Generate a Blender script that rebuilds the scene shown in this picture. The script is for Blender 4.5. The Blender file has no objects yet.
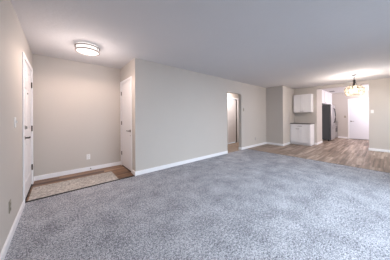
import bpy, bmesh, math, random
from mathutils import Vector, Matrix
random.seed(7)
C = bpy.context.scene
COL = C.collection
PI = math.pi

# ------------------------------------------------------------------ camera
H0 = 1.22
FPX = 160.276
cam_d = bpy.data.cameras.new('camera')
cam = bpy.data.objects.new('camera', cam_d)
COL.objects.link(cam)
cam_d.sensor_fit = 'HORIZONTAL'
cam_d.sensor_width = 36.0
cam_d.lens = FPX / 390.0 * 36.0
cam_d.shift_y = -(130 - 116.359) / 390.0
cam_d.clip_start = 0.02
cam.location = (0, 0, H0)
yaw = math.radians(40.354)
roll = math.radians(-0.35)
cam.matrix_world = (Matrix.Translation((0, 0, H0)) @ Matrix.Rotation(-yaw, 4, 'Z')
                    @ Matrix.Rotation(PI / 2, 4, 'X') @ Matrix.Rotation(roll, 4, 'Z'))
C.camera = cam

# ------------------------------------------------------------------ world, daylight, exposure
C.view_settings.view_transform = 'Standard'
C.view_settings.look = 'None'
C.view_settings.gamma = 1.0
C.view_settings.use_curve_mapping = False
C.view_settings.exposure = 0.08
C.cycles.max_bounces = 10
C.cycles.diffuse_bounces = 6
C.cycles.sample_clamp_indirect = 6.0

W = bpy.data.worlds.new('sky')
C.world = W
W.use_nodes = True
wb = W.node_tree.nodes['Background']
wb.inputs['Color'].default_value = (0.75, 0.86, 1.0, 1)
wb.inputs['Strength'].default_value = 1.2


def area(name, loc, rot, sx, sy, power, color, spread=PI):
    d = bpy.data.lights.new(name, 'AREA')
    d.shape = 'RECTANGLE'
    d.size, d.size_y = sx, sy
    d.energy = power
    d.color = color
    d.spread = spread
    o = bpy.data.objects.new(name, d)
    COL.objects.link(o)
    o.location = loc
    o.rotation_euler = rot
    return o


def point(name, loc, power, color, radius=0.05):
    d = bpy.data.lights.new(name, 'POINT')
    d.energy = power
    d.color = color
    d.shadow_soft_size = radius
    o = bpy.data.objects.new(name, d)
    COL.objects.link(o)
    o.location = loc
    return o


def spot(name, loc, power, color, angle=172, up=False, radius=.08, blend=.35):
    d = bpy.data.lights.new(name, 'SPOT')
    d.energy = power
    d.color = color
    d.spot_size = math.radians(angle)
    d.spot_blend = blend
    d.shadow_soft_size = radius
    o = bpy.data.objects.new(name, d)
    COL.objects.link(o)
    o.location = loc
    o.rotation_euler = (PI if up else 0, 0, 0)
    return o


# daylight through the two big windows behind the camera (openings in wall_back)
YB = -0.85
area('window_daylight', (2.1, YB - 2.0, 2.7), (math.radians(58), 0, 0), 4.6, 2.4, 580, (0.79, 0.895, 1.0))
area('dining_daylight', (6.7, YB - 0.65, 1.7), (math.radians(55), 0, 0), 1.8, 1.5, 27, (0.85, 0.92, 1.0))
# lamps of the rooms
area('hall_lamp', (5.5, 3.9, 2.40), (0, 0, 0), 0.3, 0.3, 24, (1.0, 0.89, 0.84))
point('kitchen_lamp', (10.5, -0.35, 1.95), 120, (1.0, 0.92, 0.98), 0.15)

# ------------------------------------------------------------------ materials
MATS = {}


def mat(name, color, rough=0.5, metal=0.0, emit=None, emit_s=0.0, spec=0.5):
    m = bpy.data.materials.new(name)
    m.use_nodes = True
    b = m.node_tree.nodes['Principled BSDF']
    b.inputs['Base Color'].default_value = (*color, 1)
    b.inputs['Roughness'].default_value = rough
    b.inputs['Metallic'].default_value = metal
    b.inputs['Specular IOR Level'].default_value = spec
    if emit:
        b.inputs['Emission Color'].default_value = (*emit, 1)
        b.inputs['Emission Strength'].default_value = emit_s
    MATS[name] = m
    return m


def nodes(m):
    nt = m.node_tree
    return nt, nt.nodes, nt.links, nt.nodes['Principled BSDF']


def bumped(name, color, rough, scale, strength, dist=0.002, vary=0.03, detail=3):
    """paint or plaster: faint colour drift and a stippled bump, in object space metres"""
    m = mat(name, color, rough, spec=0.3)
    nt, N, L, b = nodes(m)
    tc = N.new('ShaderNodeTexCoord')
    n = N.new('ShaderNodeTexNoise')
    n.inputs['Scale'].default_value = scale
    n.inputs['Detail'].default_value = detail
    bp = N.new('ShaderNodeBump')
    bp.inputs['Strength'].default_value = strength
    bp.inputs['Distance'].default_value = dist
    L.new(tc.outputs['Object'], n.inputs['Vector'])
    L.new(n.outputs['Fac'], bp.inputs['Height'])
    L.new(bp.outputs['Normal'], b.inputs['Normal'])
    n2 = N.new('ShaderNodeTexNoise')
    n2.inputs['Scale'].default_value = 1.3
    n2.inputs['Detail'].default_value = 4
    L.new(tc.outputs['Object'], n2.inputs['Vector'])
    mx = N.new('ShaderNodeMix')
    mx.data_type = 'RGBA'
    mx.inputs['A'].default_value = (*[c * (1 - vary) for c in color], 1)
    mx.inputs['B'].default_value = (*[min(1, c * (1 + vary)) for c in color], 1)
    L.new(n2.outputs['Fac'], mx.inputs['Factor'])
    L.new(mx.outputs['Result'], b.inputs['Base Color'])
    return m


def carpet(name, dark, mid, light, s_fine=105, s_mid=44, s_big=3.6):
    m = mat(name, mid, 0.95, spec=0.1)
    nt, N, L, b = nodes(m)
    tc = N.new('ShaderNodeTexCoord')

    def noise(scale, detail, rough=0.6):
        n = N.new('ShaderNodeTexNoise')
        n.inputs['Scale'].default_value = scale
        n.inputs['Detail'].default_value = detail
        n.inputs['Roughness'].default_value = rough
        L.new(tc.outputs['Object'], n.inputs['Vector'])
        return n
    nf, nm, nb = noise(s_fine, 2), noise(s_mid, 3), noise(s_big, 5, 0.65)

    def madd(sock, k, add):
        a = N.new('ShaderNodeMath')
        a.operation = 'MULTIPLY_ADD'
        a.inputs[1].default_value = k
        L.new(sock, a.inputs[0])
        if isinstance(add, float):
            a.inputs[2].default_value = add
        else:
            L.new(add, a.inputs[2])
        return a.outputs[0]
    v = madd(nf.outputs['Fac'], 1.8, -1.22)
    v = madd(nm.outputs['Fac'], 1.0, v)
    v = madd(nb.outputs['Fac'], 0.6, v)
    cr = N.new('ShaderNodeValToRGB')
    cr.color_ramp.elements[0].position = 0.22
    cr.color_ramp.elements[0].color = (*dark, 1)
    cr.color_ramp.elements[1].position = 0.78
    cr.color_ramp.elements[1].color = (*light, 1)
    e = cr.color_ramp.elements.new(0.5)
    e.color = (*mid, 1)
    L.new(v, cr.inputs['Fac'])
    L.new(cr.outputs['Color'], b.inputs['Base Color'])
    bp = N.new('ShaderNodeBump')
    bp.inputs['Strength'].default_value = 0.6
    bp.inputs['Distance'].default_value = 0.012
    L.new(v, bp.inputs['Height'])
    L.new(bp.outputs['Normal'], b.inputs['Normal'])
    return m


def planks(name, tones, rough=0.42, width=0.18, length=1.22):
    """vinyl planks running along X: brick pattern per plank tone, stretched noise for the grain"""
    m = mat(name, tones[1], rough, spec=0.4)
    nt, N, L, b = nodes(m)
    tc = N.new('ShaderNodeTexCoord')
    br = N.new('ShaderNodeTexBrick')
    br.offset = 0.37
    br.inputs['Color1'].default_value = (0, 0, 0, 1)
    br.inputs['Color2'].default_value = (1, 1, 1, 1)
    br.inputs['Mortar'].default_value = (0.3, 0.3, 0.3, 1)
    br.inputs['Scale'].default_value = 1.0
    br.inputs['Mortar Size'].default_value = 0.0015
    br.inputs['Brick Width'].default_value = length
    br.inputs['Row Height'].default_value = width
    L.new(tc.outputs['Object'], br.inputs['Vector'])
    mp = N.new('ShaderNodeMapping')
    mp.inputs['Scale'].default_value = (0.4, 8.0, 1.0)
    L.new(tc.outputs['Object'], mp.inputs['Vector'])
    ad = N.new('ShaderNodeVectorMath')
    ad.operation = 'MULTIPLY_ADD'
    ad.inputs[1].default_value = (7.0, 5.0, 3.0)
    L.new(br.outputs['Color'], ad.inputs[0])
    L.new(mp.outputs['Vector'], ad.inputs[2])
    n = N.new('ShaderNodeTexNoise')
    n.inputs['Scale'].default_value = 1.5
    n.inputs['Detail'].default_value = 6
    n.inputs['Roughness'].default_value = 0.62
    L.new(ad.outputs['Vector'], n.inputs['Vector'])
    mx = N.new('ShaderNodeMix')
    mx.data_type = 'FLOAT'
    mx.inputs['Factor'].default_value = 0.11
    L.new(n.outputs['Fac'], mx.inputs['A'])
    L.new(br.outputs['Color'], mx.inputs['B'])
    cr = N.new('ShaderNodeValToRGB')
    els = cr.color_ramp.elements
    els[0].position, els[0].color = 0.32, (*tones[0], 1)
    els[1].position, els[1].color = 0.70, (*tones[2], 1)
    e = els.new(0.5)
    e.color = (*tones[1], 1)
    L.new(mx.outputs['Result'], cr.inputs['Fac'])
    dk = N.new('ShaderNodeMix')
    dk.data_type = 'RGBA'
    dk.blend_type = 'MIX'
    dk.inputs['B'].default_value = (*[c * 0.45 for c in tones[0]], 1)
    L.new(br.outputs['Fac'], dk.inputs['Factor'])
    L.new(cr.outputs['Color'], dk.inputs['A'])
    L.new(dk.outputs['Result'], b.inputs['Base Color'])
    return m


WALL = bumped('wall_paint', (0.56, 0.522, 0.487), 0.75, 55, 0.25)
CEIL = bumped('ceiling_texture', (0.66, 0.65, 0.665), 0.9, 22, 0.35, 0.008, 0.03, 5)
TRIM = mat('white_trim_paint', (0.86, 0.86, 0.88), 0.4)
DOORW = mat('white_door_paint', (0.78, 0.77, 0.79), 0.45)
CARP = carpet('grey_carpet', (0.13, 0.135, 0.155), (0.375, 0.385, 0.425), (0.65, 0.66, 0.71))
RUGM = carpet('warm_light_carpet_mat', (0.32, 0.30, 0.285), (0.46, 0.43, 0.40), (0.60, 0.565, 0.53), 50, 20)  # same carpet type as the room, warm light mixed into the beige
HALLC = carpet('hall_carpet', (0.22, 0.17, 0.14), (0.34, 0.27, 0.22), (0.46, 0.38, 0.32))
WOODK = planks('greige_vinyl_plank', ((0.085, 0.058, 0.043), (0.25, 0.185, 0.145), (0.56, 0.46, 0.39)))
WOODE = planks('brown_vinyl_plank', ((0.045, 0.02, 0.011), (0.22, 0.12, 0.068), (0.50, 0.31, 0.19)))
STRIP = mat('dark_strip_and_door_shade', (0.018, 0.014, 0.012), 0.7)  # carpet edge strip; doubles as painted shade under the doors
BRONZE = mat('dark_bronze_metal', (0.022, 0.017, 0.015), 0.5, 0.3)
NICKEL = mat('satin_nickel', (0.42, 0.40, 0.38), 0.32, 0.9)
DNICK = mat('dark_nickel', (0.16, 0.15, 0.145), 0.35, 0.85)
PLATE = mat('white_plastic', (0.80, 0.80, 0.80), 0.4)
ALMOND = mat('almond_plastic', (0.32, 0.29, 0.225), 0.45)
SLOT = mat('outlet_slot_dark', (0.03, 0.03, 0.03), 0.6)
CABW = mat('white_cabinet_paint', (0.83, 0.82, 0.84), 0.35)
COUNT = bumped('dark_counter_laminate', (0.12, 0.10, 0.09), 0.3, 80, 0.05, 0.001, 0.4)
FRSIDE = mat('charcoal_fridge_side', (0.10, 0.108, 0.12), 0.5)
STEEL = mat('stainless_steel', (0.36, 0.35, 0.355), 0.32, 0.7)
BLACKP = mat('black_plastic', (0.015, 0.015, 0.017), 0.4)
LBODY = mat('brushed_nickel_ring', (0.30, 0.245, 0.22), 0.5, 0.15)
DIFF = mat('lit_diffuser', (0.45, 0.44, 0.43), 0.5, emit=(1.0, 0.94, 0.91), emit_s=0.92)
BULB = mat('lit_bulb', (.02, 0.02, 0.02), 0.4, emit=(1.0, 0.88, 0.70), emit_s=1.5)
GOLD = mat('dark_brass_metal', (0.10, 0.08, 0.055), 0.6, 0.0, spec=0.05)

gl = bpy.data.materials.new('crystal_glass')
gl.use_nodes = True
_n, _l = gl.node_tree.nodes, gl.node_tree.links
_n.remove(_n['Principled BSDF'])
_tr = _n.new('ShaderNodeBsdfTransparent')
_tr.inputs['Color'].default_value = (0.97, 0.93, 0.85, 1)
_tl = _n.new('ShaderNodeBsdfTranslucent')
_tl.inputs['Color'].default_value = (0.95, 0.90, 0.80, 1)
_gs = _n.new('ShaderNodeBsdfGlossy')
_gs.inputs['Roughness'].default_value = 0.35
_m1, _m2 = _n.new('ShaderNodeMixShader'), _n.new('ShaderNodeMixShader')
_m1.inputs[0].default_value = 0.011
_m2.inputs[0].default_value = 0.015
_l.new(_tr.outputs[0], _m1.inputs[1])
_l.new(_tl.outputs[0], _m1.inputs[2])
_l.new(_m1.outputs[0], _m2.inputs[1])
_l.new(_gs.outputs[0], _m2.inputs[2])
_l.new(_m2.outputs[0], _n['Material Output'].inputs['Surface'])

pane_m = bpy.data.materials.new('window_glass')
pane_m.use_nodes = True
_n, _l = pane_m.node_tree.nodes, pane_m.node_tree.links
_n.remove(_n['Principled BSDF'])
_tr = _n.new('ShaderNodeBsdfTransparent')
_gs = _n.new('ShaderNodeBsdfGlossy')
_gs.inputs['Roughness'].default_value = 0.02
_m1 = _n.new('ShaderNodeMixShader')
_m1.inputs[0].default_value = 0.05
_l.new(_tr.outputs[0], _m1.inputs[1])
_l.new(_gs.outputs[0], _m1.inputs[2])
_l.new(_m1.outputs[0], _n['Material Output'].inputs['Surface'])


# ------------------------------------------------------------------ mesh helpers
def box(bm, x0, x1, y0, y1, z0, z1, bev=0.0, seg=2):
    r = bmesh.ops.create_cube(bm, size=1.0)
    vs = r['verts']
    sx, sy, sz = x1 - x0, y1 - y0, z1 - z0
    for v in vs:
        v.co = Vector((x0 + (v.co.x + .5) * sx, y0 + (v.co.y + .5) * sy, z0 + (v.co.z + .5) * sz))
    if bev > 0:
        es = list({e for v in vs for e in v.link_edges})
        bmesh.ops.bevel(bm, geom=es, offset=min(bev, .45 * min(sx, sy, sz)), segments=seg, affect='EDGES', profile=0.5)
    return bm


def cyl(bm, p0, p1, r0, r1=None, seg=20):
    r1 = r0 if r1 is None else r1
    p0, p1 = Vector(p0), Vector(p1)
    d = p1 - p0
    M = Matrix.Translation((p0 + p1) / 2) @ d.to_track_quat('Z', 'Y').to_matrix().to_4x4()
    bmesh.ops.create_cone(bm, cap_ends=True, segments=seg, radius1=r0, radius2=r1, depth=d.length, matrix=M)
    return bm


def lathe(bm, prof, cx, cy, seg=40, closed=False):
    """revolve (r, z) pairs about the vertical through (cx, cy)"""
    rings = []
    for r, z in prof:
        if r < 1e-6:
            rings.append([bm.verts.new((cx, cy, z))])
        else:
            rings.append([bm.verts.new((cx + r * math.cos(2 * PI * i / seg), cy + r * math.sin(2 * PI * i / seg), z)) for i in range(seg)])
    pairs = list(zip(rings, rings[1:]))
    if closed:
        pairs.append((rings[-1], rings[0]))
    for a, b in pairs:
        for i in range(seg):
            j = (i + 1) % seg
            if len(a) == 1 and len(b) == 1:
                continue
            if len(a) == 1:
                bm.faces.new((a[0], b[i], b[j]))
            elif len(b) == 1:
                bm.faces.new((a[i], b[0], a[j]))
            else:
                bm.faces.new((a[i], b[i], b[j], a[j]))
    return bm


def tube(bm, pts, r, seg=10):
    pts = [Vector(p) for p in pts]
    rings = []
    for k, p in enumerate(pts):
        t = (pts[min(k + 1, len(pts) - 1)] - pts[max(k - 1, 0)]).normalized()
        q = t.to_track_quat('Z', 'Y')
        rings.append([bm.verts.new(p + q @ Vector((r * math.cos(2 * PI * i / seg), r * math.sin(2 * PI * i / seg), 0))) for i in range(seg)])
    for a, b in zip(rings, rings[1:]):
        for i in range(seg):
            j = (i + 1) % seg
            bm.faces.new((a[i], b[i], b[j], a[j]))
    bm.faces.new(rings[0])
    bm.faces.new(rings[-1])
    return bm


def obj(name, bm, m, parent=None, smooth=False):
    bmesh.ops.recalc_face_normals(bm, faces=bm.faces)
    me = bpy.data.meshes.new(name)
    bm.to_mesh(me)
    bm.free()
    me.materials.append(m)
    if smooth:
        for p in me.polygons:
            p.use_smooth = True
        me.set_sharp_from_angle(angle=math.radians(40))
    o = bpy.data.objects.new(name, me)
    COL.objects.link(o)
    if parent:
        o.parent = parent
        o.matrix_parent_inverse = Matrix.Translation(parent.location).inverted() if parent.parent is None else Matrix.Identity(4)
    return o


def B():
    return bmesh.new()


def struct(name, bm, m, smooth=False):
    o = obj(name, bm, m, None, smooth)
    o['kind'] = 'structure'
    return o


def thing(name, loc, label, cat, group=None, kind=None):
    o = bpy.data.objects.new(name, None)
    o.empty_display_size = 0.05
    COL.objects.link(o)
    o.location = loc
    o['label'] = label
    o['category'] = cat
    if group:
        o['group'] = group
    if kind:
        o['kind'] = kind
    return o


def sub(name, bm, m, parent, smooth=False):
    """a sub-part: geometry is given in world metres, the parent part sits at its thing's frame"""
    o = obj(name, bm, m, None, smooth)
    o.parent = parent
    return o


# ------------------------------------------------------------------ dimensions (metres, floor at z = 0)
XL, YE, XC, YL, XJ, YJ, XR, YR, H = -.378, 4.353, 1.206, 3.331, 6.915, 2.639, 8.233, .333, 2.44
XK = 11.6        # far kitchen wall
YS = 1.81        # face of the stub wall towards the kitchen opening
T = 0.115        # wall thickness
XF = 5.32        # carpet / plank border

# ------------------------------------------------------------------ floors and ceiling
struct('floor', box(B(), XL - T, XF, YB - T, YL, -0.10, 0.0), CARP)
struct('floor_entry', box(B(), XL - T, 3.3, YL, YE + T, -0.10, -0.004), WOODE)
struct('floor_hall', box(B(), 3.3, XJ, YL, YE + T, -0.10, -0.001), HALLC)
struct('floor_kitchen', box(B(), XF, XK + T, YB - T, YL, -0.10, -0.003), WOODK)
struct('ceiling', box(B(), XL - T, XK + T, YB - T, YE + T, H, H + 0.1), CEIL)

# ------------------------------------------------------------------ walls
FD0, FD1, FDH = 3.255, 4.125, 2.045          # front door leaf, along Y
bm = B()
box(bm, XL - T, XL, YB - T, FD0 - .02, 0, H)
box(bm, XL - T, XL, FD1 + .02, YE + T, 0, H)
box(bm, XL - T, XL, FD0 - .02, FD1 + .02, FDH + .02, H)
struct('wall_left', bm, WALL)

HX0, HX1, HZ = 4.225, 5.03, 2.02             # cased-less opening into the hall, in the long wall
D30, D31, D3H = 5.66, 6.32, 1.98              # hall door
YH = 4.40
bm = B()
box(bm, XL, 3.3, YE, YE + T, 0, H)
struct('wall_entry', bm, WALL)
bm = B()
box(bm, 3.3, D30 - .02, YH, YH + T, 0, H)
box(bm, D31 + .02, 8.5, YH, YH + T, 0, H)
box(bm, D30 - .02, D31 + .02, YH, YH + T, D3H + .02, H)
struct('wall_hall', bm, WALL)

CD0, CD1, CDH = 3.575, 4.265, 2.035          # closet door leaf, along Y
bm = B()
box(bm, XC, XC + T, YL + T, CD0 - .015, 0, H)
box(bm, XC, XC + T, CD1 + .015, YE, 0, H)
box(bm, XC, XC + T, CD0 - .015, CD1 + .015, CDH + .015, H)
struct('wall_closet', bm, WALL)
bm = B()
box(bm, XC, HX0, YL, YL + T, 0, H)
box(bm, HX1, XJ, YL, YL + T, 0, H)
box(bm, HX0, HX1, YL, YL + T, HZ, H)
# eased upper corner of the opening
vs = [bm.verts.new(p) for p in ((HX1, YL, HZ), (HX1 - .07, YL, HZ), (HX1, YL, HZ - .05),
                                (HX1, YL + T, HZ), (HX1 - .07, YL + T, HZ), (HX1, YL + T, HZ - .05))]
for q in ((0, 1, 2), (3, 4, 5), (1, 4, 5, 2), (0, 3, 4, 1), (0, 2, 5, 3)):
    bm.faces.new([vs[i] for i in q])
struct('wall_long', bm, WALL)
struct('wall_partition', box(B(), 3.2, 3.3, YL + T, YE, 0, H), WALL)
struct('wall_jut', box(B(), XJ, XR + T, YJ, YH, 0, H), WALL)
bm = B()
box(bm, XR, XR + T, YS, YJ, 0, H)
box(bm, XR + T, 9.10, YS, YS + T, 0, H)
struct('wall_nook', bm, WALL)
struct('wall_header', box(B(), XR, XR + T, YR, YS, 2.325, H), WALL)
struct('wall_right', box(B(), XR, XR + T, YB, YR, 0, H), WALL)
D40, D41, D4H = 0.42, 1.165, 2.035           # far kitchen door, along Y
bm = B()
box(bm, XK, XK + T, YB, D40 - .02, 0, H)
box(bm, XK, XK + T, D41 + .02, 2.45, 0, H)
box(bm, XK, XK + T, D40 - .02, D41 + .02, D4H + .02, H)
struct('wall_kitchen_end', bm, WALL)
struct('wall_kitchen_side', box(B(), XR + T, XK, 2.33, 2.45, 0, H), WALL)
# wall behind the camera with its two windows
W1, W2 = (0.9, 4.1, 0.08, 2.2), (5.9, 7.5, 0.45, 2.1)
bm = B()
box(bm, XL, W1[0], YB - T, YB, 0, H)
box(bm, W1[1], W2[0], YB - T, YB, 0, H)
box(bm, W2[1], XK + T, YB - T, YB, 0, H)
for w in (W1, W2):
    box(bm, w[0], w[1], YB - T, YB, 0, w[2])
    box(bm, w[0], w[1], YB - T, YB, w[3], H)
struct('wall_back', bm, WALL)
for k, w in enumerate((W1, W2)):
    wn = bpy.data.objects.new('window_%d' % (k + 1), None)
    COL.objects.link(wn)
    wn.location = ((w[0] + w[1]) / 2, YB - T / 2, w[2])
    wn['kind'] = 'structure'
    bm = B()
    f = .05
    ya, yb = YB - .09, YB - .03
    box(bm, w[0], w[0] + f, ya, yb, w[2], w[3])
    box(bm, w[1] - f, w[1], ya, yb, w[2], w[3])
    box(bm, w[0] + f, w[1] - f, ya, yb, w[2], w[2] + f)
    box(bm, w[0] + f, w[1] - f, ya, yb, w[3] - f, w[3])
    xm = (w[0] + w[1]) / 2
    box(bm, xm - f / 2, xm + f / 2, ya, yb, w[2] + f, w[3] - f)
    obj('window_frame', bm, TRIM, wn)
    for xa, xb in ((w[0] + f, xm - f / 2), (xm + f / 2, w[1] - f)):
        obj('pane', box(B(), xa, xb, YB - .063, YB - .057, w[2] + f, w[3] - f), pane_m, wn)

# ------------------------------------------------------------------ baseboards
BH, BT = 0.085, 0.014


def base_x(bm, x0, x1, y, s):
    """along X, on a wall whose face is y and whose room is on side s (-1: towards -Y)"""
    ya, yb = sorted((y, y + s * BT))
    box(bm, x0, x1, ya, yb, 0, BH - .012)
    ya, yb = sorted((y, y + s * BT * .6))
    box(bm, x0, x1, ya, yb, BH - .012, BH)


def base_y(bm, y0, y1, x, s):
    xa, xb = sorted((x, x + s * BT))
    box(bm, xa, xb, y0, y1, 0, BH - .012)
    xa, xb = sorted((x, x + s * BT * .6))
    box(bm, xa, xb, y0, y1, BH - .012, BH)


bm = B(); base_y(bm, YB, FD0 - .075, XL, 1); struct('baseboard_left', bm, TRIM)
bm = B(); base_y(bm, FD1 + .075, YE - BT, XL, 1); base_x(bm, XL, XC, YE, -1); struct('baseboard_entry', bm, TRIM)
bm = B(); base_y(bm, YL - BT, CD0 - .075, XC, -1); base_x(bm, XC, HX0, YL, -1); struct('baseboard_long', bm, TRIM)
bm = B(); base_x(bm, HX1, XJ - BT, YL, -1); base_y(bm, YJ - BT, YL, XJ, -1); base_y(bm, YL - BT, YL + T, HX1, -1)
struct('baseboard_jut', bm, TRIM)
bm = B(); base_x(bm, XJ, 7.66, YJ, -1); struct('baseboard_nook', bm, TRIM)
bm = B(); base_y(bm, YS - BT, 1.885, XR, -1); base_x(bm, XR, 9.10, YS, -1); struct('baseboard_stub', bm, TRIM)
bm = B(); base_y(bm, YB, YR, XR, -1); base_x(bm, XR, XR + T, YR, 1); struct('baseboard_right', bm, TRIM)
bm = B(); base_y(bm, D41 + .07, 1.62, XK, -1); base_y(bm, YB, D40 - .07, XK, -1); struct('baseboard_kitchen', bm, TRIM)
bm = B(); base_x(bm, 3.3, D30 - .075, YH, -1); struct('baseboard_hall', bm, TRIM)
# edge strip between carpet and entry planks, and the carpet edge in the dining area
struct('trim_1', box(B(), XL + .005, XC - .02, YL - .014, YL + .014, -.004, .010, .002), STRIP)
struct('trim_2', box(B(), XF - .012, XF + .012, YB, YL, -.003, .004, .001), mat('taupe_transition', (0.20, 0.17, 0.15), 0.6))


# ------------------------------------------------------------------ doors (part of the room)
def door_thing(name, loc, label):
    return thing(name, loc, label, 'door', kind='structure')


def panel_leaf(w, h, t, panels, groove=0.012):
    """door leaf in local (u across, v depth, z up): front face at v=0 towards +v, raised-and-fielded panels"""
    bm = B()
    us = sorted({0, w, *[p[0] for p in panels], *[p[1] for p in panels]})
    zs = sorted({0, h, *[p[2] for p in panels], *[p[3] for p in panels]})
    V = {(i, j): bm.verts.new((u, 0, z)) for i, u in enumerate(us) for j, z in enumerate(zs)}
    faces = {}
    for i in range(len(us) - 1):
        for j in range(len(zs) - 1):
            faces[(i, j)] = bm.faces.new((V[i, j], V[i, j + 1], V[i + 1, j + 1], V[i + 1, j]))
    bm.normal_update()
    for f in list(faces.values()):
        if f.normal.y < 0:
            f.normal_flip()
    for p in panels:
        i0, j0 = us.index(p[0]), zs.index(p[2])
        i1, j1 = us.index(p[1]), zs.index(p[3])
        fs = [faces[(i, j)] for i in range(i0, i1) for j in range(j0, j1)]
        if len(fs) > 1:
            fs = [bmesh.utils.face_join(fs)]
        bmesh.ops.inset_region(bm, faces=fs, thickness=0.018, depth=-groove)
        bmesh.ops.inset_region(bm, faces=fs, thickness=0.012, depth=0.0)
        bmesh.ops.inset_region(bm, faces=fs, thickness=0.020, depth=groove * .75)
    # back and edges
    k = [(0, 0), (w, 0), (w, h), (0, h)]
    back = [bm.verts.new((u, -t, z)) for u, z in k]
    bm.faces.new(back)
    loops = [[V[i, 0] for i in range(len(us))], [V[len(us) - 1, j] for j in range(len(zs))],
             [V[i, len(zs) - 1] for i in range(len(us) - 1, -1, -1)], [V[0, j] for j in range(len(zs) - 1, -1, -1)]]
    for n, lp in enumerate(loops):
        bm.faces.new(lp + [back[(n + 1) % 4], back[n]])
    return bm


def place(bm, ox, oy, oz, U, Vd):
    """local (u, v, z) -> world, u along U, v along Vd"""
    for v in bm.verts:
        u, d, z = v.co
        v.co = Vector((ox + U[0] * u + Vd[0] * d, oy + U[1] * u + Vd[1] * d, oz + z))
    return bm


def casing(bm, w, h, cw=0.06, ct=0.016, jamb=0.10, gap=0.015):
    """local frame: casing boards on the wall face (v = 0..ct) and jambs going back into the wall"""
    g = gap
    box(bm, -g - cw, -g, 0, ct, 0, h + g + cw, .004, 1)
    box(bm, w + g, w + g + cw, 0, ct, 0, h + g + cw, .004, 1)
    box(bm, -g, w + g, 0, ct, h + g, h + g + cw, .004, 1)
    box(bm, -g - .004, -.003, -jamb, 0, 0, h + g)
    box(bm, w + .003, w + g + .004, -jamb, 0, 0, h + g)
    box(bm, -.003, w + .003, -jamb, 0, h + .003, h + g)
    return bm


def lever(bm, u, z, direction, length=.115):
    """rose and lever, on face v=0"""
    cyl(bm, (u, 0, z), (u, .012, z), .030)
    cyl(bm, (u, .012, z), (u, .055, z), .011)
    tube(bm, [(u - direction * .006, .055, z), (u + direction * .03, .057, z), (u + direction * .08, .054, z), (u + direction * length, .050, z)], .0095)
    return bm


def hinge(bm, u, z, hh=.05):
    cyl(bm, (u, .007, z - hh), (u, .007, z + hh), .008, seg=12)
    box(bm, u - .018, u + .018, -.001, .004, z - hh, z + hh)
    return bm


def six_panels(w):
    m, c = .11, .10
    a0, a1, b0, b1 = m, (w - c) / 2, (w + c) / 2, w - m
    out = []
    for z0, z1 in ((.22, .80), (1.0, 1.66), (1.77, 1.93)):
        out += [(a0, a1, z0, z1), (b0, b1, z0, z1)]
    return out


# front door: leaf in the left wall, facing +X; u runs along +Y
fd = door_thing('door_1', (XL, FD0, 0), 'white six-panel front door with dark lever in the left wall')
U, Vd = (0, 1), (1, 0)
fw = FD1 - FD0
pl = lambda bm, dx=0.0: place(bm, XL + dx, FD0, 0, U, Vd)
obj('door_frame', pl(casing(B(), fw, FDH)), TRIM, fd)
leaf = panel_leaf(fw, FDH - .018, .042, six_panels(fw))
for v in leaf.verts:
    v.co.z += .016
obj('door_leaf', pl(leaf, -.004), DOORW, fd)
obj('underdoor_strip', pl(box(B(), 0, fw, -.09, .004, -.004, .012)), STRIP, fd)  # dark colour stands in for the sill shadow under the leaf
obj('lever_handle', pl(lever(B(), .075, .925, 1), -.004), BRONZE, fd, True)
bm = B(); cyl(bm, (.075, 0, 1.075), (.075, .018, 1.075), .029); box(bm, .069, .081, .018, .036, 1.055, 1.095, .003, 1)
obj('deadbolt', pl(bm, -.004), NICKEL, fd, True)
bm = B(); cyl(bm, (fw / 2, 0, 1.60), (fw / 2, .010, 1.60), .013)
obj('peephole', pl(bm, -.004), DNICK, fd, True)
for z in (.32, 1.02, 1.80):
    obj('hinge', pl(hinge(B(), fw + .002, z)), BRONZE, fd, True)

# closet door: leaf in the closet wall, facing -X; u runs along -Y from the hinge
cd = door_thing('door_2', (XC, CD1, 0), 'plain white closet door with nickel lever beside the entry')
cw_ = CD1 - CD0
pl2 = lambda bm, dx=0.0: place(bm, XC - dx, CD1, 0, (0, -1), (-1, 0))
obj('door_frame', pl2(casing(B(), cw_, CDH, .048)), TRIM, cd)
obj('door_leaf', pl2(box(B(), 0, cw_, -.038, 0, .018, CDH - .002, .002, 1), -.004), DOORW, cd)
obj('lever_handle', pl2(lever(B(), cw_ - .06, .905, -1), -.004), DNICK, cd, True)
bm = B(); cyl(bm, (cw_ - .06, 0, .80), (cw_ - .06, .006, .80), .008)
obj('latch_button', pl2(bm, -.004), DNICK, cd, True)
obj('underdoor_strip', pl2(box(B(), 0, cw_, -.10, -.002, -.004, .004)), STRIP, cd)  # dark strip painted in as shade of the gap below the leaf
for z in (.315, 1.065, 1.80):
    obj('hinge', pl2(hinge(B(), -.004, z, .045)), DNICK, cd, True)

# hall door: in the hall wall, facing -Y; u runs along -X from its hinge on the right
hd = door_thing('door_3', (D31, YH, 0), 'white hall door with dark hinges seen through the opening')
hw = D31 - D30
pl3 = lambda bm, dy=0.0: place(bm, D31, YH - dy, 0, (-1, 0), (0, -1))
obj('door_frame', pl3(casing(B(), hw, D3H, .055)), TRIM, hd)
obj('door_leaf', pl3(box(B(), .095, hw, -.05, -.012, .03, D3H - .03, .002, 1)), DOORW, hd)
obj('gap_shade_strip', pl3(box(B(), .0, .09, -.06, -.02, 0, D3H)), mat('painted_gap_shade', (0.07, 0.05, 0.045), .6), hd)  # shade of the hinge-side gap, built as a dark coloured strip
for z in (.30, 1.05, 1.78):
    obj('hinge', pl3(hinge(B(), .07, z, .06), .0), BRONZE, hd, True)

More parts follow.
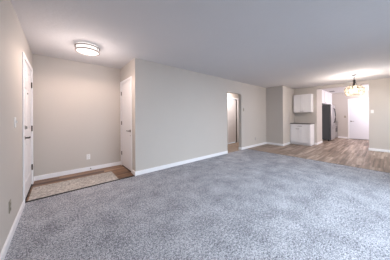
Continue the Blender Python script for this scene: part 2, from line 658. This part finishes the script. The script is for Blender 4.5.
# far kitchen door: in the kitchen end wall, facing -X; u along -Y
kd = door_thing('door_4', (XK, D41, 0), 'plain white door with dark lever at the far kitchen end')
kw = D41 - D40
pl4 = lambda bm, dx=0.0: place(bm, XK - dx, D41, 0, (0, -1), (-1, 0))
obj('door_frame', pl4(casing(B(), kw, D4H, .04)), TRIM, kd)
obj('door_leaf', pl4(box(B(), 0, kw, -.04, 0, .012, D4H - .003, .002, 1), -.004), mat('white_door_cool_light', (0.74, 0.76, 0.82), 0.45), kd)  # white paint with a bluish light cast put into its colour
obj('lever_handle', pl4(lever(B(), .065, .915, 1), -.004), DNICK, kd, True)
obj('underdoor_strip', pl4(box(B(), 0, kw, -.09, 0, -.003, .010)), STRIP, kd)
for z in (.30, 1.05, 1.78):
    obj('hinge', pl4(hinge(B(), kw + .004, z, .045)), DNICK, kd, True)


# ------------------------------------------------------------------ rug remnant on the entry planks
rug = obj('door_mat', box(B(), XL + .03, .885, YL + .017, 3.92, -.004, .011, .004), RUGM)
rug['label'] = 'carpet-remnant mat, beige with warm light put in its colour, on brown planks by the front door'
rug['category'] = 'mat'

# ------------------------------------------------------------------ entry ceiling light
LX, LY = .382, 3.27
fl = thing('ceiling_light', (LX, LY, H), 'round two-ring flush ceiling light glowing above the entry', 'ceiling light')
R1 = .176
obj('ceiling_pan', lathe(B(), [(0, H), (.13, H), (.13, H - .014), (0, H - .014)], LX, LY), LBODY, fl, True)
obj('light_ring', lathe(B(), [(R1, H - .036), (R1 + .008, H - .036), (R1 + .008, H - .050), (R1, H - .050)], LX, LY, 48, True), LBODY, fl, True)
obj('light_ring', lathe(B(), [(R1 - .012, H - .098), (R1 + .002, H - .098), (R1 + .002, H - .114), (R1 - .012, H - .114)], LX, LY, 48, True), LBODY, fl, True)
obj('diffuser', lathe(B(), [(0, H - .0142), (R1 - .014, H - .0142), (R1 - .014, H - .108), (R1 - .03, H - .116), (.06, H - .121), (0, H - .122)], LX, LY, 48), DIFF, fl, True)
for k in range(3):
    a = math.radians(75 + 120 * k)
    x, y = LX + (R1 - .002) * math.cos(a), LY + (R1 - .002) * math.sin(a)
    obj('post', cyl(B(), (x, y, H - .110), (x, y, H - .040), .004, seg=10), LBODY, fl, True)

point('entry_lamp', (LX, LY, H - .38), 15, (1.0, 0.86, 0.80), .24)
spot('entry_lamp_down', (LX, LY, H - .13), 54, (1.0, 0.76, 0.63))

# ------------------------------------------------------------------ dining pendant: drum of glass pieces
PX, PY = 6.79, .572
pd = thing('pendant_light', (PX, PY, H), 'drum pendant of clear glass pieces lit warm over the dining floor', 'pendant light')
PR, PT, PB = .214, 2.098, 1.825
obj('canopy', lathe(B(), [(0, H), (.062, H), (.062, H - .012), (.045, H - .024), (.012, H - .03), (0, H - .03)], PX, PY), BRONZE, pd, True)
obj('rod', cyl(B(), (PX, PY, 2.28), (PX, PY, H - .02), .006, seg=10), BRONZE, pd, True)
obj('hub', lathe(B(), [(0, 2.30), (.012, 2.30), (.032, 2.285), (.032, 2.235), (.02, 2.22), (.02, 2.12), (.05, 2.11), (.05, 2.095), (0, 2.09)], PX, PY), BRONZE, pd, True)
for k in range(3):
    a = math.radians(30 + 120 * k)
    ca, sa = math.cos(a), math.sin(a)
    obj('arm', tube(B(), [(PX + ca * .02, PY + sa * .02, 2.25), (PX + ca * .04, PY + sa * .04, 2.18), (PX + ca * .06, PY + sa * .06, 2.13), (PX + ca * .16, PY + sa * .16, 2.108)], .006), BRONZE, pd, True)
obj('top_ring', lathe(B(), [(.118, PT + .004), (.138, PT + .004), (.138, PT - .006), (.118, PT - .006)], PX, PY, 40, True), GOLD, pd, True)
bm = B()
for r, z in ((PR + .004, 2.02), (PR + .004, 1.92), (PR - .035, 1.832)):
    lathe(bm, [(r, z + .004), (r + .008, z + .004), (r + .008, z - .004), (r, z - .004)], PX, PY, 40, True)
for k in range(12):
    a = 2 * PI * k / 12
    ca, sa = math.cos(a), math.sin(a)
    tube(bm, [(PX + ca * r, PY + sa * r, z) for r, z in ((.130, PT - .002), (PR - .012, 2.055), (PR + .006, 2.0), (PR + .006, 1.93), (PR - .008, 1.865), (PR - .033, 1.832))], .003, 6)
obj('cage_frame', bm, GOLD, pd, True)
bm = B()
for row, (r, z, n) in enumerate(((.178, 2.066, 24), (PR, 1.995, 26), (PR, 1.925, 26), (PR - .020, 1.866, 24))):
    hh = (.044, .037, .037, .034)[row]
    for k in range(n):
        a = 2 * PI * (k + .5 * (row % 2)) / n
        M = Matrix.Translation((PX + r * math.cos(a), PY + r * math.sin(a), z)) @ Matrix.Rotation(a, 4, 'Z') @ Matrix.Rotation((.75, 0, 0, -.45)[row] * -1, 4, 'Y')
        g = bmesh.ops.create_icosphere(bm, subdivisions=1, radius=1.0)
        for v in g['verts']:
            v.co = M @ Vector((v.co.x * .010, v.co.y * .0235, v.co.z * hh))
obj('glass_shade', bm, gl, pd)
for k in range(5):
    a = 2 * PI * k / 5 + .3
    x, y = PX + .09 * math.cos(a), PY + .09 * math.sin(a)
    sk = obj('bulb_socket', cyl(B(), (x, y, 2.02), (x, y, 2.10), .014, seg=12), GOLD, pd, True)
    sub('bulb', lathe(B(), [(0, 1.905), (.012, 1.910), (.026, 1.935), (.028, 1.955), (.018, 1.99), (.012, 2.02), (0, 2.02)], x - PX * 0, y, 14), BULB, sk, True)
obj('bulb_plate', lathe(B(), [(0, 2.10), (.05, 2.10), (.05, 2.088), (0, 2.088)], PX, PY), GOLD, pd, True)


point('pendant_lamp', (PX, PY, 1.96), 108, (1.0, 0.90, 0.86), .10)

# ------------------------------------------------------------------ cabinets of the nook
def shaker(bm, u0, u1, z0, z1, rail=.055, t=.024):
    """shaker front in local (u, v, z): frame proud of a recessed panel, back on v=0"""
    box(bm, u0, u1, 0, t * .35, z0, z1)
    box(bm, u0, u0 + rail, t * .35, t, z0, z1, .0015, 1)
    box(bm, u1 - rail, u1, t * .35, t, z0, z1, .0015, 1)
    box(bm, u0 + rail, u1 - rail, t * .35, t, z0, z0 + rail, .0015, 1)
    box(bm, u0 + rail, u1 - rail, t * .35, t, z1 - rail, z1, .0015, 1)
    return bm


def bar_pull(bm, u, z, half, v0=.02, vertical=False):
    if vertical:
        tube(bm, [(u, v0 + .028, z - half), (u, v0 + .030, z), (u, v0 + .028, z + half)], .006)
        for s in (-1, 1):
            cyl(bm, (u, v0, z + s * half * .8), (u, v0 + .028, z + s * half * .8), .0045, seg=10)
    else:
        tube(bm, [(u - half, v0 + .028, z), (u, v0 + .030, z), (u + half, v0 + .028, z)], .006)
        for s in (-1, 1):
            cyl(bm, (u + s * half * .8, v0, z), (u + s * half * .8, v0 + .028, z), .0045, seg=10)
    return bm


BX, BY0, BY1 = 7.69, 1.90, YJ - .003
bc = thing('base_cabinet', (BX, BY1, 0), 'white base cabinet with one drawer over two doors in the nook', 'cabinet')
bw = BY1 - BY0
plb = lambda bm: place(bm, BX, BY1, 0, (0, -1), (-1, 0))   # u along -Y (left to right), v towards the room
bm = B()
box(bm, BX, XR - .003, BY0, BY1, .09, .868)
obj('body', bm, CABW, bc)
obj('plinth', box(B(), BX + .05, XR - .003, BY0 + .003, BY1, 0, .09), CABW, bc)
dw = obj('drawer', plb(shaker(B(), .012, bw - .012, .715, .855, .035)), CABW, bc)
sub('handle', plb(bar_pull(B(), bw / 2, .785, .075)), BRONZE, dw, True)
d = obj('door', plb(shaker(B(), .012, bw / 2 - .004, .105, .705)), CABW, bc)
sub('handle', plb(bar_pull(B(), bw / 2 - .085, .668, .065)), BRONZE, d, True)
obj('door', plb(shaker(B(), bw / 2 + .004, bw - .012, .105, .705)), CABW, bc)

ct = obj('countertop', box(B(), BX - .03, XR - .003, BY0 - .015, BY1, .870, .902, .004), COUNT)
ct['label'] = 'thin dark countertop lying on the white base cabinet in the nook'
ct['category'] = 'countertop'

UX, UY0, UY1 = 7.955, 1.93, 2.592
uc = thing('wall_cabinet', (XR, UY1, 1.365), 'white two-door wall cabinet hanging above the dark countertop', 'cabinet')
uw = UY1 - UY0
plu = lambda bm: place(bm, UX, UY1, 0, (0, -1), (-1, 0))
obj('body', box(B(), UX, XR - .002, UY0, UY1, 1.365, 2.13), CABW, uc)
for i, (a, b_) in enumerate(((.008, uw / 2 - .004), (uw / 2 + .004, uw - .008))):
    d = obj('door', plu(shaker(B(), a, b_, 1.372, 2.122)), CABW, uc)
    u = b_ - .035 if i == 0 else a + .035
    sub('handle', plu(bar_pull(B(), u, 1.412, .022)), BRONZE, d, True)

# ------------------------------------------------------------------ kitchen: refrigerator, cabinets over it, range
FX0, FX1, FYF, FYB, FZ = 9.84, 10.78, 1.675, 2.325, 1.735
fr = thing('refrigerator', ((FX0 + FX1) / 2, FYF, 0), 'stainless french-door refrigerator with charcoal side and curved handles', 'refrigerator')
bm = B()
box(bm, FX0, FX1, FYF, FYB, .05, FZ, .008)
obj('body', bm, FRSIDE, fr)
obj('base_grille', box(B(), FX0 + .02, FX1 - .02, FYF + .02, FYF + .08, .012, .05), BLACKP, fr)
for x in (FX0 + .05, FX1 - .05):
    for y in (FYF + .05, FYB - .06):
        obj('foot', cyl(B(), (x, y, 0 - .003), (x, y, .05), .022, seg=12), BLACKP, fr, True)


def crowned(x0, x1, y, z0, z1, t=.065, bulge=.02, seg=10):
    """door front slightly bowed towards -Y"""
    bm = B()
    xm, hw_ = (x0 + x1) / 2, (x1 - x0) / 2
    f, bk = [], []
    for i in range(seg + 1):
        s = -1 + 2 * i / seg
        yy = y - t - bulge * (1 - s * s) + (.018 if abs(s) == 1 else 0)
        f.append([bm.verts.new((xm + hw_ * s, yy, z)) for z in (z0, z1)])
        bk.append([bm.verts.new((xm + hw_ * s, y, z)) for z in (z0, z1)])
    for i in range(seg):
        bm.faces.new((f[i][0], f[i + 1][0], f[i + 1][1], f[i][1]))
        bm.faces.new((bk[i][0], bk[i][1], bk[i + 1][1], bk[i + 1][0]))
        bm.faces.new((f[i][1], f[i + 1][1], bk[i + 1][1], bk[i][1]))
        bm.faces.new((f[i][0], bk[i][0], bk[i + 1][0], f[i + 1][0]))
    for i in (0, seg):
        bm.faces.new((f[i][0], f[i][1], bk[i][1], bk[i][0]))
    return bm


xm = (FX0 + FX1) / 2
for x0, x1, hx in ((FX0, xm - .003, xm - .045), (xm + .003, FX1, xm + .045)):
    d = obj('door', box(B(), x0, x1, FYF - .055, FYF - .006, .70, FZ, .003), FRSIDE, fr)
    sub('steel_skin', crowned(x0, x1, FYF - .052, .70, FZ, .014), STEEL, d, True)
    bm = B()
    tube(bm, [(hx, FYF - .085, .86), (hx, FYF - .125, .90), (hx, FYF - .145, 1.10), (hx, FYF - .15, 1.20), (hx, FYF - .145, 1.32), (hx, FYF - .125, 1.52), (hx, FYF - .085, 1.57)], .013)
    sub('handle', bm, BLACKP, d, True)
d = obj('freezer_drawer', box(B(), FX0, FX1, FYF - .055, FYF - .006, .06, .69, .003), FRSIDE, fr)
sub('steel_skin', crowned(FX0, FX1, FYF - .052, .06, .69, .014), STEEL, d, True)
sub('handle', tube(B(), [(FX0 + .10, FYF - .085, .62), (FX0 + .14, FYF - .13, .62), (xm, FYF - .145, .62), (FX1 - .14, FYF - .13, .62), (FX1 - .10, FYF - .085, .62)], .013), NICKEL, d, True)
for x in (FX0 + .06, FX1 - .06):
    obj('hinge_cap', box(B(), x - .04, x + .04, FYF - .05, FYF + .06, FZ, FZ + .02, .006), BLACKP, fr)


def kitchen_cab(name, x0, x1, yf, z0, z1, label, group=None):
    t = thing(name, ((x0 + x1) / 2, yf, z0), label, 'cabinet', group)
    pk = lambda bm: place(bm, x0, yf, 0, (1, 0), (0, -1))
    w = x1 - x0
    obj('body', box(B(), x0, x1, yf, 2.328, z0, z1), CABW, t)
    for a, b_ in ((.006, w / 2 - .002), (w / 2 + .002, w - .006)):
        d = obj('door', pk(shaker(B(), a, b_, z0 + .006, z1 - .006)), CABW, t)
        u = b_ - .04 if a < .1 else a + .04
        sub('handle', pk(bar_pull(B(), u, z0 + .045, .022)), DNICK, d, True)
    return t


kitchen_cab('wall_cabinet', 9.13, 10.68, 1.875, 1.80, 2.436, 'white cabinet reaching the ceiling above the refrigerator')
kitchen_cab('wall_cabinet', 10.685, 11.596, 1.875, 1.62, 2.436, 'white wall cabinet in the far kitchen corner beyond the refrigerator')

GX0, GX1, GYF = 10.82, 11.58, 1.66
rg = thing('range', ((GX0 + GX1) / 2, GYF, 0), 'stainless cooking range just beyond the refrigerator, mostly hidden', 'range')
obj('body', box(B(), GX0, GX1, GYF, 2.325, .06, .90, .006), STEEL, rg)
obj('plinth', box(B(), GX0 + .02, GX1 - .02, GYF + .04, 2.32, -.003, .06), BLACKP, rg)
obj('cooktop', box(B(), GX0, GX1, GYF - .03, 2.325, .90, .92, .004), BLACKP, rg)
d = obj('oven_door', box(B(), GX0 + .01, GX1 - .01, GYF - .04, GYF - .002, .24, .80, .008), STEEL, rg)
sub('handle', tube(B(), [(GX0 + .06, GYF - .045, .76), (GX0 + .07, GYF - .09, .76), (GX1 - .07, GYF - .09, .76), (GX1 - .06, GYF - .045, .76)], .012), STEEL, d, True)
sub('oven_window', box(B(), GX0 + .13, GX1 - .13, GYF - .043, GYF - .039, .36, .64), BLACKP, d)
obj('warming_drawer', box(B(), GX0 + .01, GX1 - .01, GYF - .04, GYF - .002, .07, .23, .008), STEEL, rg)
pn = obj('control_panel', box(B(), GX0 + .005, GX1 - .005, GYF - .045, GYF - .002, .81, .90, .006), STEEL, rg)
for k in range(5):
    x = GX0 + .1 + k * .14
    obj('knob', cyl(B(), (x, GYF - .045, .857), (x, GYF - .085, .857), .022, .019, 16), NICKEL, rg, True)
obj('backguard', box(B(), GX0, GX1, 2.26, 2.325, .92, 1.06, .006), STEEL, rg)

# kitchen ceiling vent
VX, VY = 10.50, 1.68
vt = thing('ceiling_vent', (VX, VY, H), 'small grey air vent in the kitchen ceiling above the refrigerator', 'vent')
bm = B()
for x0, x1, y0, y1 in ((-.19, .19, -.09, -.07), (-.19, .19, .07, .09), (-.19, -.17, -.07, .07), (.17, .19, -.07, .07)):
    box(bm, VX + x0, VX + x1, VY + y0, VY + y1, H - .012, H)
obj('frame', bm, mat('grey_vent_metal', (.20, .20, .21), .5), vt)
bm = B()
for k in range(7):
    y = VY - .06 + k * .02
    box(bm, VX - .17, VX + .17, y - .002, y + .002, H - .011, H)
obj('louvre', bm, MATS['grey_vent_metal'], vt)


# ------------------------------------------------------------------ switches and outlets
def switch(loc, U, Vd, label, m, name='light_switch', w=.072, h=.116):
    t = thing(name, loc, label, 'light switch')
    p = lambda bm: place(bm, loc[0], loc[1], loc[2], U, Vd)
    obj('plate', p(box(B(), -w / 2, w / 2, 0, .006, -h / 2, h / 2, .003)), m, t)
    obj('toggle', p(box(B(), -.006, .006, .006, .020, -.006, .016, .002)), m, t)
    return t


def outlet(loc, U, Vd, label, m):
    t = thing('wall_outlet', loc, label, 'outlet')
    p = lambda bm: place(bm, loc[0], loc[1], loc[2], U, Vd)
    obj('plate', p(box(B(), -.036, .036, 0, .006, -.058, .058, .003)), m, t)
    for z in (-.026, .026):
        s = obj('socket', p(box(B(), -.017, .017, .006, .009, z - .015, z + .015, .0012)), m, t)
        bm = B()
        for u in (-.007, .007):
            box(bm, u - .0016, u + .0016, .009, .0098, z - .004, z + .008)
        cyl(bm, (0, .009, z - .009), (0, .0098, z - .009), .003, seg=10)
        sub('slots', p(bm), SLOT, s)
    return t


switch((XL, 2.69, 1.165), (0, 1), (1, 0), 'white switch plate on the left wall beside the front door', PLATE)
switch((XR, .255, 1.35), (0, -1), (-1, 0), 'white switch plate near the edge of the right-hand wall', PLATE)
switch((XK, 1.33, 1.155), (0, -1), (-1, 0), 'tan switch plate between the refrigerator and the far kitchen door', ALMOND)
switch((5.165, YL, 1.455), (1, 0), (0, -1), 'tan switch plate on the long wall just right of the hall opening', ALMOND)
outlet((XL, 2.415, .335), (0, 1), (1, 0), 'tan outlet low on the left wall', ALMOND)
outlet((.507, YE, .315), (1, 0), (0, -1), 'white outlet low on the entry wall between the two doors', PLATE)
outlet((5.995, YL, .315), (1, 0), (0, -1), 'grey outlet low on the long wall right of the hall opening', mat('grey_plastic', (.42, .39, .39), .45))
ds = thing('door_stopper', (.545, YE - BT, .055), 'small dark door stopper screwed into the entry baseboard', 'door stopper')
bm = B(); cyl(bm, (.545, YE - BT, .055), (.545, YE - BT - .045, .055), .006, seg=10)
obj('stem', bm, DNICK, ds, True)
bm = B(); cyl(bm, (.545, YE - BT - .045, .055), (.545, YE - BT - .058, .055), .010, seg=12)
obj('rubber_tip', bm, BLACKP, ds, True)
